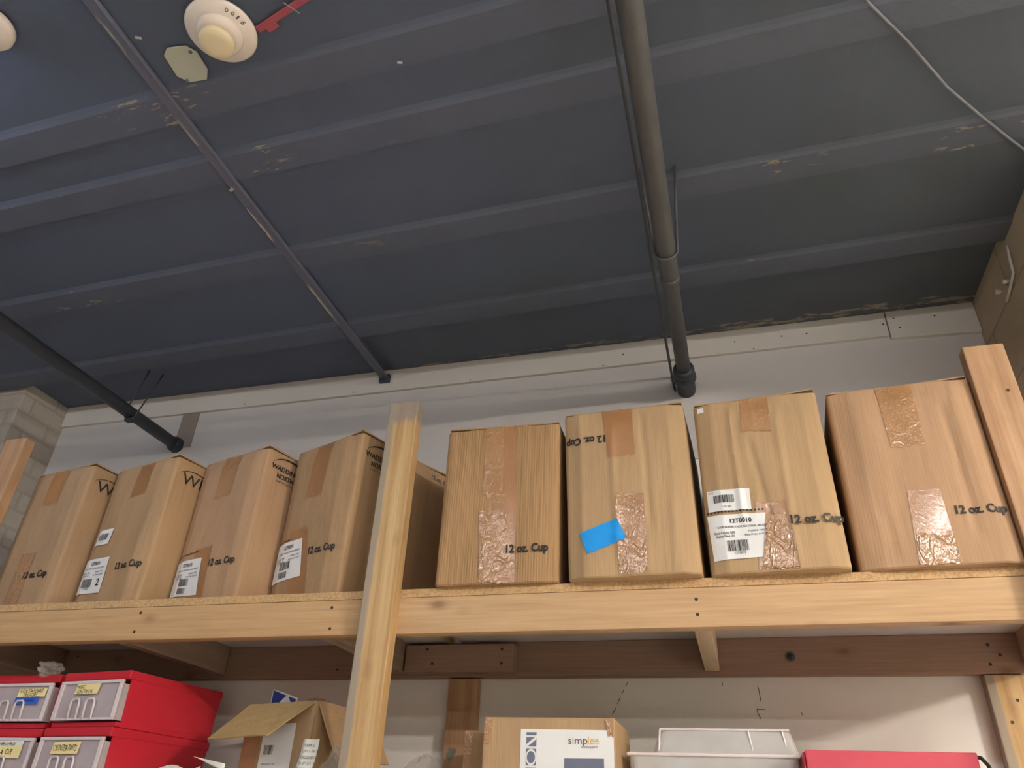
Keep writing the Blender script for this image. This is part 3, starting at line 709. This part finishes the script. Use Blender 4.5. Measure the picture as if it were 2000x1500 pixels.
b7.label([(-.138, .205), (-.038, .200), (-.040, .148), (-.138, .152)], [('00012', .04, .84, .12, .08, 0), ('1471 184', .35, .16, .2, .07, 0)], [(.15, .38, .48, .36)], seed=21)
b7.label([(-.143, .142), (-.001, .137), (-.002, .034), (-.138, .032)], BIGL, BARS, seed=22)
b7.tape([(-.010, .135), (.040, .133), (.046, .004), (-.034, .006)], M_tape_w, 17, off=.0036, label='wrinkled shiny packing tape')
b7.label([(-.138, .437), (-.122, .437), (-.122, .423), (-.138, .422)], [], [], seed=23)
b7.dots(-.143, .149, -.01, .146, 16); b7.text('12 oz. Cup', .041, .101, .112, .023, off=.0052)
b8.tape([(-.046, .445), (.032, .445), (.029, .283), (-.042, .280)], M_tape_c, 18)
b8.tape([(-.032, .172), (.033, .174), (.037, .004), (-.043, .004)], M_tape, 19, .004); b8.tape([(-.036, .072), (.036, .064), (.038, .003), (-.042, .003)], M_tape_w, 20, off=.0022, label='wrinkled shiny packing tape')
b8.text('12 oz. Cup', .052, .108, .100, .021)

# ---------------------------------------------------------------- red drawer units on the lower shelf
def flat_surface(x0, z0, y, ang=0):
    return lambda x, z: Vector((x0+x, y, z0+z))
def drawer_unit(loc, yaw, label, notes, seed, front=True):
    t = thing('drawer_unit', loc, math.radians(yaw), label, 'drawer unit', 'stacked red drawer units')
    W, D, H = .256, .355, .143
    bm = bmesh.new()   # shell: tapered sides, open front, thick rim on top
    def shell(x0, x1, y0, y1, z0, z1, tp):
        bx(bm, (x0, y0, z0), (x1, y1, z1), .003)
    bx(bm, (-W/2+.006, .012, 0), (W/2-.006, D-.012, .014), .002)
    for sx in (-1, 1):
        r = bmesh.ops.create_cube(bm, size=1)
        for v in r['verts']:
            k = v.co.z > 0; v.co = Vector((sx*(W/2-.004-(0 if k else .005)) + v.co.x*.004, D/2+.002+v.co.y*(D-.012-(0 if k else .014)), .012 + (H-.026)*(1 if k else 0)))
    bx(bm, (-W/2+.006, D-.014, .012), (W/2-.006, D-.008, H-.014))
    mk('shell', bm, M_red, t)
    bm = bmesh.new(); bx(bm, (-W/2, -.004, H-.024), (W/2, D, H-.001), .004); mk('top_rim', bm, M_red, t)
    bm = bmesh.new(); bx(bm, (-W/2+.004, -.002, .0), (W/2-.004, .02, .013), .003); mk('lower_rim', bm, M_red, t)
    # the sliding drawer
    y0 = -.010; x0, x1, z0, z1 = -W/2+.008, W/2-.008, .016, H-.026
    bm = bmesh.new()
    bx(bm, (x0, y0, z0), (x1, y0+.004, z1), .0015)
    for sx in (x0, x1-.003): bx(bm, (sx, y0+.0045, z0), (sx+.003, D-.03, z1-.01))
    dr = mk('drawer', bm, M_frost, t)
    bm = bmesh.new(); bx(bm, (x0, y0-.004, z1-.008), (x1, y0, z1), .001); bx(bm, (x0, y0-.004, z0), (x1, y0, z0+.006), .001)
    bx(bm, (x0, y0-.004, z0+.006), (x0+.014, y0, z1-.008), .001); bx(bm, (x1-.012, y0-.004, z0+.006), (x1, y0, z1-.008), .001)
    mk('drawer_frame', bm, M_frost_edge, dr)
    for cx in (-.036, .022):
        pts = [(cx-.016, y0-.005, z0+.002), (cx-.016, y0-.008, z0+.046), (cx-.011, y0-.008, z0+.053), (cx+.011, y0-.008, z0+.053), (cx+.016, y0-.008, z0+.046), (cx+.016, y0-.005, z0+.002)]
        mk('handle', tube(bmesh.new(), pts, .003, 8), M_frost_edge, dr, smooth=True)
    bm = bx(bmesh.new(), (x0+.02, .02, .017), (x1-.02, D-.05, .105), .01)
    for v in bm.verts: v.co.z += .010*noise.noise(Vector((v.co.x*20, v.co.y*20, seed)))
    mk('contents', bm, M_shade, t)
    for (nx0, nx1, nz0, nz1, m, lines, sk, nm) in notes:
        yy = y0-.0055
        q = [(nx0+sk, nz1), (nx1+sk, nz1+.001), (nx1, nz0), (nx0, nz0)]
        nt = mk('note_label', quad_grid(bmesh.new(), lambda x, z: Vector((x, yy, z)), q, 4, 2), m, dr); nt['label'] = nm
        bm = bmesh.new()
        for (s_, lx, lz, lw, lh, jit) in lines: add_text(bm, lambda x, z: Vector((x, yy-.0007, z)), s_, nx0+lx, nz0+lz, lw, lh, bold=.0, shear=.25, jitter=jit, seed=seed)
        mk('handwriting', bm, M_black if m is not M_bluetape2 else M_blue_ink, nt)
    return t
# origin of a unit: centre of its front edge
def unit_at(nr, yaw, z, *a):   # nr: near right corner
    y_ = math.radians(yaw); return drawer_unit((nr[0]-.128*math.cos(y_), nr[1]-.128*math.sin(y_), z), yaw, *a)
unit_at((-1.588, 1.802), -8.5, .214, 'red drawer unit at the top of the right stack, note reading misc electrical',
        [(-.055, .035, .082, .108, M_note, [('MISC', .008, .0135, .030, .0095, .10), ('ELECTRICAL', .010, .002, .062, .0095, .10)], .006, 'small yellow note')], 1)
unit_at((-1.588, 1.792), -8.5, .071, 'red drawer unit below the misc electrical one, note reading cylinder parts',
        [(-.062, .040, .076, .104, M_note, [('CYLINDER PARTS', .008, .007, .088, .0145, .10)], .004, 'yellow note with a pointed end')], 2)
unit_at((-1.588, 1.800), -8.5, LZ, 'lowest red drawer unit of the right stack', [], 3)
unit_at((-1.868, 1.850), -3.5, .214, 'red drawer unit at the top of the left stack, note reading non standard triggers',
        [(.0, .105, .080, .101, M_note, [('NON STANDARD', .008, .0105, .086, .0100, .10), ('TRIGGERS', .024, .0005, .052, .0090, .10)], .002, 'wide yellow note'),
         (-.004, .084, .060, .0795, M_bluetape2, [('+ T. WEAPONS', .012, .006, .062, .009, .12)], .002, 'blue tape label')], 4)
unit_at((-1.868, 1.850), -3.5, .071, 'red drawer unit of the left stack with a power supplies note',
        [(-.045, .085, .094, .108, M_paper, [('POWER SUPPLIES', .03, .003, .075, .008, .1)], .002, 'white paper note'),
         (-.060, .085, .066, .0935, M_note, [('12V -1A OR', .020, .008, .095, .014, .1)], .002, 'long yellow note')], 5)
unit_at((-1.868, 1.850), -3.5, LZ, 'lowest red drawer unit of the left stack', [], 6)
# crumpled clear bag between the top drawers
def crumple(name, c, size, m, label, cat, seed, sub=4, amp=.35):
    bm = bmesh.new(); bmesh.ops.create_icosphere(bm, subdivisions=sub, radius=1)
    for v in bm.verts:
        p = v.co.copy(); d = 1 + amp*noise.noise(p*2.1+Vector((seed, 0, 0))) + amp*.5*abs(noise.noise(p*5+Vector((0, seed, 0))))
        v.co = Vector((p.x*size[0]*d, p.y*size[1]*d, p.z*size[2]*d))
    zmin = min(v.co.z for v in bm.verts)
    for v in bm.verts: v.co.z -= zmin
    return props(mk(name, bm, m, None, c), label, cat)
crumple('plastic_bag', (-1.905, 1.835, .345), (.032, .03, .016), M_bag, 'crumpled clear bag resting on the seam between the upper red drawers', 'bag', 3.3, 4, .6)

# ---------------------------------------------------------------- open carton behind the middle post
oc = thing('open_carton', (-1.1725, 1.9065, LZ), math.radians(-16.2), 'open brown box with its front flap folded out, left of the middle post', 'box')
W, D, H = .247, .22, .29-LZ
bm = bmesh.new()
bx(bm, (-W/2, 0, .0), (W/2, .004, H), .001); bx(bm, (-W/2, D-.004, 0), (W/2, D, H), .001)
bx(bm, (-W/2, .0045, 0), (-W/2+.004, D-.0045, H), .001); bx(bm, (W/2-.004, .0045, 0), (W/2, D-.0045, H), .001); bx(bm, (-W/2+.004, .0045, 0), (W/2-.004, D-.0045, .004))
mk('carton_body', bm, M_cb[3], oc)
def slab(pts, th, sub=0):
    bm = bmesh.new(); p = [Vector(q) for q in pts]; n = (p[1]-p[0]).cross(p[3]-p[0]).normalized()*th
    a = [bm.verts.new(q) for q in p]; b = [bm.verts.new(q+n) for q in p]
    bm.faces.new(a[::-1]); bm.faces.new(b)
    for i in range(4): bm.faces.new((a[i], a[(i+1) % 4], b[(i+1) % 4], b[i]))
    if sub:
        bmesh.ops.subdivide_edges(bm, edges=bm.edges[:], cuts=sub, use_grid_fill=True)
        for v in bm.verts: v.co += Vector((0, 0, .003*noise.noise(v.co*22)))
    return bm
fl = mk('front_flap', slab([(-W/2, -.001, H), (W/2, -.001, H), (W/2-.070, -.082, H-.088), (-W/2-.040, -.085, H-.096)], .004, 4), M_cbin, oc)
mk('side_flap', slab([(W/2+.001, .01, H), (W/2+.001, D, H-.002), (W/2+.09, D-.01, H-.13), (W/2+.085, .02, H-.14)], .004, 3), M_cb[0], oc)
mk('torn_edge', slab([(W/2-.03, -.002, H+.001), (W/2+.004, -.002, H+.001), (W/2+.002, .03, H+.003), (W/2-.026, .03, H+.006)], .004, 3), M_cbdark, oc)
def osurf(off): return lambda x, z: Vector((x, -off, z))
mk('packing_tape', quad_grid(bmesh.new(), osurf(.0010), [(-.118, H-.03), (-.06, H-.03), (-.06, .02), (-.118, .02)], 4, 8), M_tape, oc)
lb = mk('shipping_label', quad_grid(bmesh.new(), osurf(.0018), [(-.048, H-.052), (.068, H-.052), (.068, H-.25), (-.048, H-.25)], 4, 4), M_label, oc)
bm = bmesh.new(); barcode(bm, osurf(.0026), -.034, H-.125, .034, .022, 5, 10)
for k in range(6): add_text(bm, osurf(.0026), 'shipment %d' % (40+k*7), -.036, H-.150-k*.012, .036 if k % 2 else .05, .005)
mk('label_text', bm, M_grey_ink, lb)
# things in and on the open carton
mk('packing_filler', bx(bmesh.new(), (-W/2+.006, .02, .005), (W/2-.006, D-.01, .235-LZ), .004), M_cbin, oc)
cdp = thing('printed_card', (-1.222, 1.985, .2355), math.radians(-10), 'blue printed card with a white border sticking up from the open box', 'card')
def card(z0, z1a, z1b, x0, x1, y0, y1):
    bm = bmesh.new(); a = [bm.verts.new((x, y0, z)) for x, z in ((x0, z0), (x1, z0), (x1, z1b), (x0, z1a))]; b = [bm.verts.new((x, y1, z)) for x, z in ((x0, z0), (x1, z0), (x1, z1b), (x0, z1a))]
    bm.faces.new(a); bm.faces.new(b[::-1])
    for i in range(4): bm.faces.new((a[i], b[i], b[(i+1) % 4], a[(i+1) % 4]))
    return bm
mk('card_sheet', card(0, .104, .078, -.042, .050, 0, .003), M_label, cdp)
mk('blue_print', card(.004, .099, .074, -.038, .046, -.0008, -.0002), simple('blue_print_ink', sr(36, 62, 140), .5, var=.5, scale=40), cdp)
bm = bmesh.new(); bm.faces.new([bm.verts.new(p) for p in ((-.01, -.0012, .066), (.030, -.0012, .066), (.018, -.0012, .084), (.008, -.0012, .082))]); mk('white_shape', bm, M_label, cdp)
crumple('shipping_bag', (-.948, 1.835, LZ), (.040, .028, .115), M_bag, 'clear crumpled bag in front of the open box beside the middle post', 'bag', 7.7, 4, .35)
rc = thing('receipt', (-1.018, 1.745, LZ), math.radians(-6), 'long white receipt leaning by the middle post, printed with grey text', 'paper')
bm = bmesh.new(); pts = [(-.022, 0, 0), (.022, 0, 0)]
g = []
for j in range(13):
    t = j/12; yb = .045*t + .006*math.sin(t*9); g.append([bm.verts.new((x*(1-.1*t)+.010*t, yb+.002*math.sin(x*90), .262*t)) for x in (-.024, -.012, 0, .012, .024)])
for j in range(12):
    for i in range(4): bm.faces.new((g[j][i], g[j][i+1], g[j+1][i+1], g[j+1][i]))
o = mk('paper_sheet', bm, M_paper, rc, smooth=True); sd = o.modifiers.new('t', 'SOLIDIFY'); sd.thickness = .0006
bm = bmesh.new()
for k, s_ in enumerate(['ITEM 2', 'QTY 1  PACK', 'ORDER 48 120', 'SHIP 3/11', 'TOTAL', 'PAID 14.20', 'THANK YOU']):
    zc = .245-k*.013; t = zc/.262; yb = .045*t+.006*math.sin(t*9)
    add_text(bm, lambda x, z, yb=yb: Vector((x+.009*t, yb-.0035, z)), s_, -.016, zc, .012+.003*(len(s_)), .006)
mk('label_text', bm, M_grey_ink, rc)

# papers at the bottom edge
pt = thing('loose_papers', (-1.385, 1.86, LZ), math.radians(-8), 'loose white sheets standing between the red drawers and the open box', 'paper')
for i, (x0, x1, z0, z1, dy, m) in enumerate(((-.125, .03, .196, .206, .0, M_paper), (-.06, .10, .190, .198, .025, M_label))):
    bm = bmesh.new(); g = []
    for j in range(9):
        t = j/8; g.append([bm.verts.new((x0+(x1-x0)*u, dy+.02*t+.006*math.sin(u*5+i), (z0+(z1-z0)*u+.008*math.sin(u*6+i))*t)) for u in [k/10 for k in range(11)]])
    for j in range(8):
        for k in range(10): bm.faces.new((g[j][k], g[j][k+1], g[j+1][k+1], g[j+1][k]))
    o = mk('paper_sheet', bm, m, pt, smooth=True); sd = o.modifiers.new('t', 'SOLIDIFY'); sd.thickness = .0008
bm = bmesh.new(); g = []
for j in range(9):
    t = j/8; g.append([bm.verts.new((.02+.11*t, -.01+.002*math.sin(t*7), .224-.016*t-.004*k*t)) for k in range(5)])
for j in range(8):
    for k in range(4): bm.faces.new((g[j][k], g[j][k+1], g[j+1][k+1], g[j+1][k]))
o = mk('curled_sheet', bm, M_paper, pt, smooth=True); sd = o.modifiers.new('t', 'SOLIDIFY'); sd.thickness = .0008
crumple('plastic_bag', (-.835, 2.12, LZ), (.075, .05, .115), M_bag, 'clear crumpled bag on the lower shelf right of the middle post', 'bag', 5.1, 4, .3)

# ---------------------------------------------------------------- printed product carton
sc_ = thing('product_carton', (-.433, 1.85, LZ), 0, 'brown carton with a large white printed panel, a lower case logo and a picture', 'box')
W, D, H = .312, .25, .251-LZ
bm = bx(bmesh.new(), (-W/2, 0, 0), (W/2, D, H), .006)
mk('carton_body', bm, M_cb[3], sc_)
S_ = lambda off: (lambda x, z: Vector((x, -off, z)))
pn = mk('printed_panel', quad_grid(bmesh.new(), S_(.0008), [(-.064, H-.026), (W/2-.003, H-.027), (W/2-.003, .01), (-.064, .01)], 4, 4), M_label, sc_); pn['label'] = 'glossy white printed panel'
bm = bmesh.new(); zt = H-.033
for (z0, z1) in ((zt-.006, zt), (zt-.030, zt-.0105), (zt-.069, zt-.0345), (zt-.12, zt-.0735)):
    bm.faces.new([bm.verts.new(S_(.0014)(*p)) for p in ((-.050, z0), (-.026, z0), (-.026, z1), (-.050, z1))])
mk('letter_blocks', bm, M_picture, pn)
bm = bmesh.new()
f3 = S_(.0021)
bm.faces.new([bm.verts.new(f3(*p)) for p in ((-.050, zt-.0295), (-.046, zt-.0295), (-.026, zt-.0145), (-.026, zt-.0105), (-.030, zt-.0105), (-.050, zt-.0255))])
n = 28; cx, cz = -.038, zt-.052
ra = [bm.verts.new(f3(cx+.0122*math.cos(2*math.pi*i/n), cz+.0172*math.sin(2*math.pi*i/n))) for i in range(n)]
rb = [bm.verts.new(f3(cx+.0095*math.cos(2*math.pi*i/n), cz+.0125*math.sin(2*math.pi*i/n))) for i in range(n)]
for i in range(n): bm.faces.new((ra[i], ra[(i+1) % n], rb[(i+1) % n], rb[i]))
mk('panel_lettering', bm, M_label, pn)
bm = bmesh.new(); zb = H-.061
add_text(bm, S_(.0016), 's', .0490, zb+.0045, .0075, .0105); add_text(bm, S_(.0016), 'mp', .0640, zb, .0290, .0150); add_text(bm, S_(.0016), 'ADESSO', .078, zb-.0035, .038, .0040)
mk('logo', bm, M_grey_ink, pn)
bm = bmesh.new(); add_text(bm, S_(.0016), 'i', .0588, zb+.0045, .0028, .0150); add_text(bm, S_(.0016), 'lee', .0945, zb+.0045, .0250, .0160)
o = mk('logo', bm, M_yellow, pn); o['label'] = 'golden letters'
bm = bmesh.new(); quad_grid(bm, S_(.0016), [(.040, H-.086), (.130, H-.085), (.132, .03), (.038, .03)], 2, 2); mk('picture', bm, M_picture, pn)
bm = bmesh.new(); quad_grid(bm, S_(.0012), [(-W/2+.002, H-.004), (-W/2+.022, H-.004), (-W/2+.018, H-.060), (-W/2+.002, H-.060)], 4, 6, .004, 2); mk('packing_tape', bm, M_tape_w, sc_)
bm = bmesh.new(); quad_grid(bm, S_(.0020), [(W/2-.022, H-.004), (W/2-.003, H-.004), (W/2-.003, H-.040), (W/2-.016, H-.036)], 4, 6, .004, 3); mk('packing_tape', bm, M_tape_w, sc_)
s2 = thing('slim_carton', (-.652, 1.96, LZ), 0, 'slim brown carton taped at its corner, tucked left behind the printed carton', 'box')
bm = bx(bmesh.new(), (-.022, 0, 0), (.042, .20, .234-LZ), .005); mk('carton_body', bm, M_cb[0], s2)
bm = bmesh.new(); quad_grid(bm, S_(.0012), [(-.020, .230-LZ), (.004, .230-LZ), (.0, .165-LZ), (-.020, .165-LZ)], 4, 6, .006, 4); mk('packing_tape', bm, M_tape_w, s2)

# ---------------------------------------------------------------- clear tote
tt = thing('clear_tote', (-.065, 1.93, LZ), 0, 'clear plastic tote with a raised clear lid and mixed contents', 'tote')
def frustum(bm, x0, x1, y0, y1, z0, z1, ins, th=.003, open_top=True, flip=False):
    def ringp(z, i, r=.02, n=5):
        pts = []
        for cx, cy, a0 in ((x1-i-r, y0+i+r, -90), (x1-i-r, y1-i-r, 0), (x0+i+r, y1-i-r, 90), (x0+i+r, y0+i+r, 180)):
            for k in range(n): t = math.radians(a0+90*k/(n-1)); pts.append((cx+r*math.cos(t), cy+r*math.sin(t), z))
        return pts
    a = [bm.verts.new(p) for p in ringp(z0, ins if not flip else 0)]; b = [bm.verts.new(p) for p in ringp(z1-.006 if flip else z1, 0 if not flip else ins)]
    rings = [a, b]
    if flip: rings.append([bm.verts.new(p) for p in ringp(z1, ins+.006)])
    n = len(a)
    for r0, r1 in zip(rings, rings[1:]):
        for k in range(n): bm.faces.new((r0[k], r0[(k+1) % n], r1[(k+1) % n], r1[k]))
    bm.faces.new(rings[-1]) if flip else bm.faces.new(a[::-1])
H = .185-LZ
bm = bmesh.new(); frustum(bm, -.195, .180, 0, .28, 0, H, .02); o = mk('tub', bm, M_clear, tt, smooth=False); sd = o.modifiers.new('t', 'SOLIDIFY'); sd.thickness = .002
bm = bmesh.new(); tube(bm, [(-.195, -.002, H), (.180, -.002, H), (.180, .28, H), (-.197, .28, H), (-.195, -.002, H)], .004, 8); mk('rim', bm, M_frost_edge, tt)
bm = bmesh.new(); frustum(bm, -.140, .185, .015, .27, H+.003, H+.060, .014, flip=True); ld = mk('lid', bm, M_clear, tt); sd = ld.modifiers.new('t', 'SOLIDIFY'); sd.thickness = .002
bm = bmesh.new(); tube(bm, [(-.122, .028, H+.056), (.168, .028, H+.056)], .003, 8); tube(bm, [(-.126, .020, H+.004), (-.122, .026, H+.054)], .0025, 8)
tube(bm, [(.085, .018, H+.004), (.078, .026, H+.054)], .002, 8); tube(bm, [(.160, .020, H+.004), (.152, .026, H+.054)], .002, 8); mk('lid_ribs', bm, M_frost_edge, ld)
rr_ = thing('foam_roll', (-.145, 1.985, LZ+.004), 0, 'blue grey roll of foam seen through the left of the clear tote', 'roll')
bm = bmesh.new(); tube(bm, [(0, 0, .215), (0, .14, .215)], .036, 28)
bm2 = mk('roll_body', bm, M_bluegrey, rr_, smooth=False)
mk('roll_core', tube(bmesh.new(), [(.006, -.004, .205), (.006, -.001, .205)], .014, 20), M_picture, rr_)
mk('roll_support', bx(bmesh.new(), (-.03, 0, 0), (.03, .14, .182), .004), M_cb[0], rr_)
ps = thing('paper_stack', (.035, 2.02, LZ+.004), 0, 'stack of white papers and packets inside the clear tote', 'paper')
bm = bx(bmesh.new(), (-.10, -.05, 0), (.068, .10, .17), .004)
for v in bm.verts: v.co.z += .01*noise.noise(v.co*20)
mk('papers', bm, M_label, ps)
mk('spiral_strip', tube(bmesh.new(), [(-.06+.004*k, -.054+.003*(k % 2), .150+.003*(k % 2)) for k in range(24)], .0022, 6), M_note, ps)
mk('dark_packet', bx(bmesh.new(), (.071, -.05, 0), (.079, .08, .19), .001), M_bluegrey, ps)
# ---------------------------------------------------------------- red case with a cable loop
rcs = thing('red_case', (.2935, 1.87, LZ), 0, 'flat pinkish red case at the lower right, only its top visible', 'case')
H = .193-LZ
mk('case_body', bx(bmesh.new(), (-.169, 0, 0), (.160, .22, H), .003), M_pink, rcs)
mk('spine_edge', bx(bmesh.new(), (-.174, .006, 0), (-.1695, .214, H-.004), .001), M_red, rcs)
props(mk('black_cable', tube(bmesh.new(), [(.452, 1.90, .188), (.466, 1.90, .186), (.476, 1.90, .172), (.480, 1.90, .15), (.480, 1.90, .10), (.478, 1.90, .0), (.478, 1.90, LZ+.004)], .004, 10), M_black, None, (0, 0, 0), smooth=True),
      'black cable curving beside the red case', 'cable')
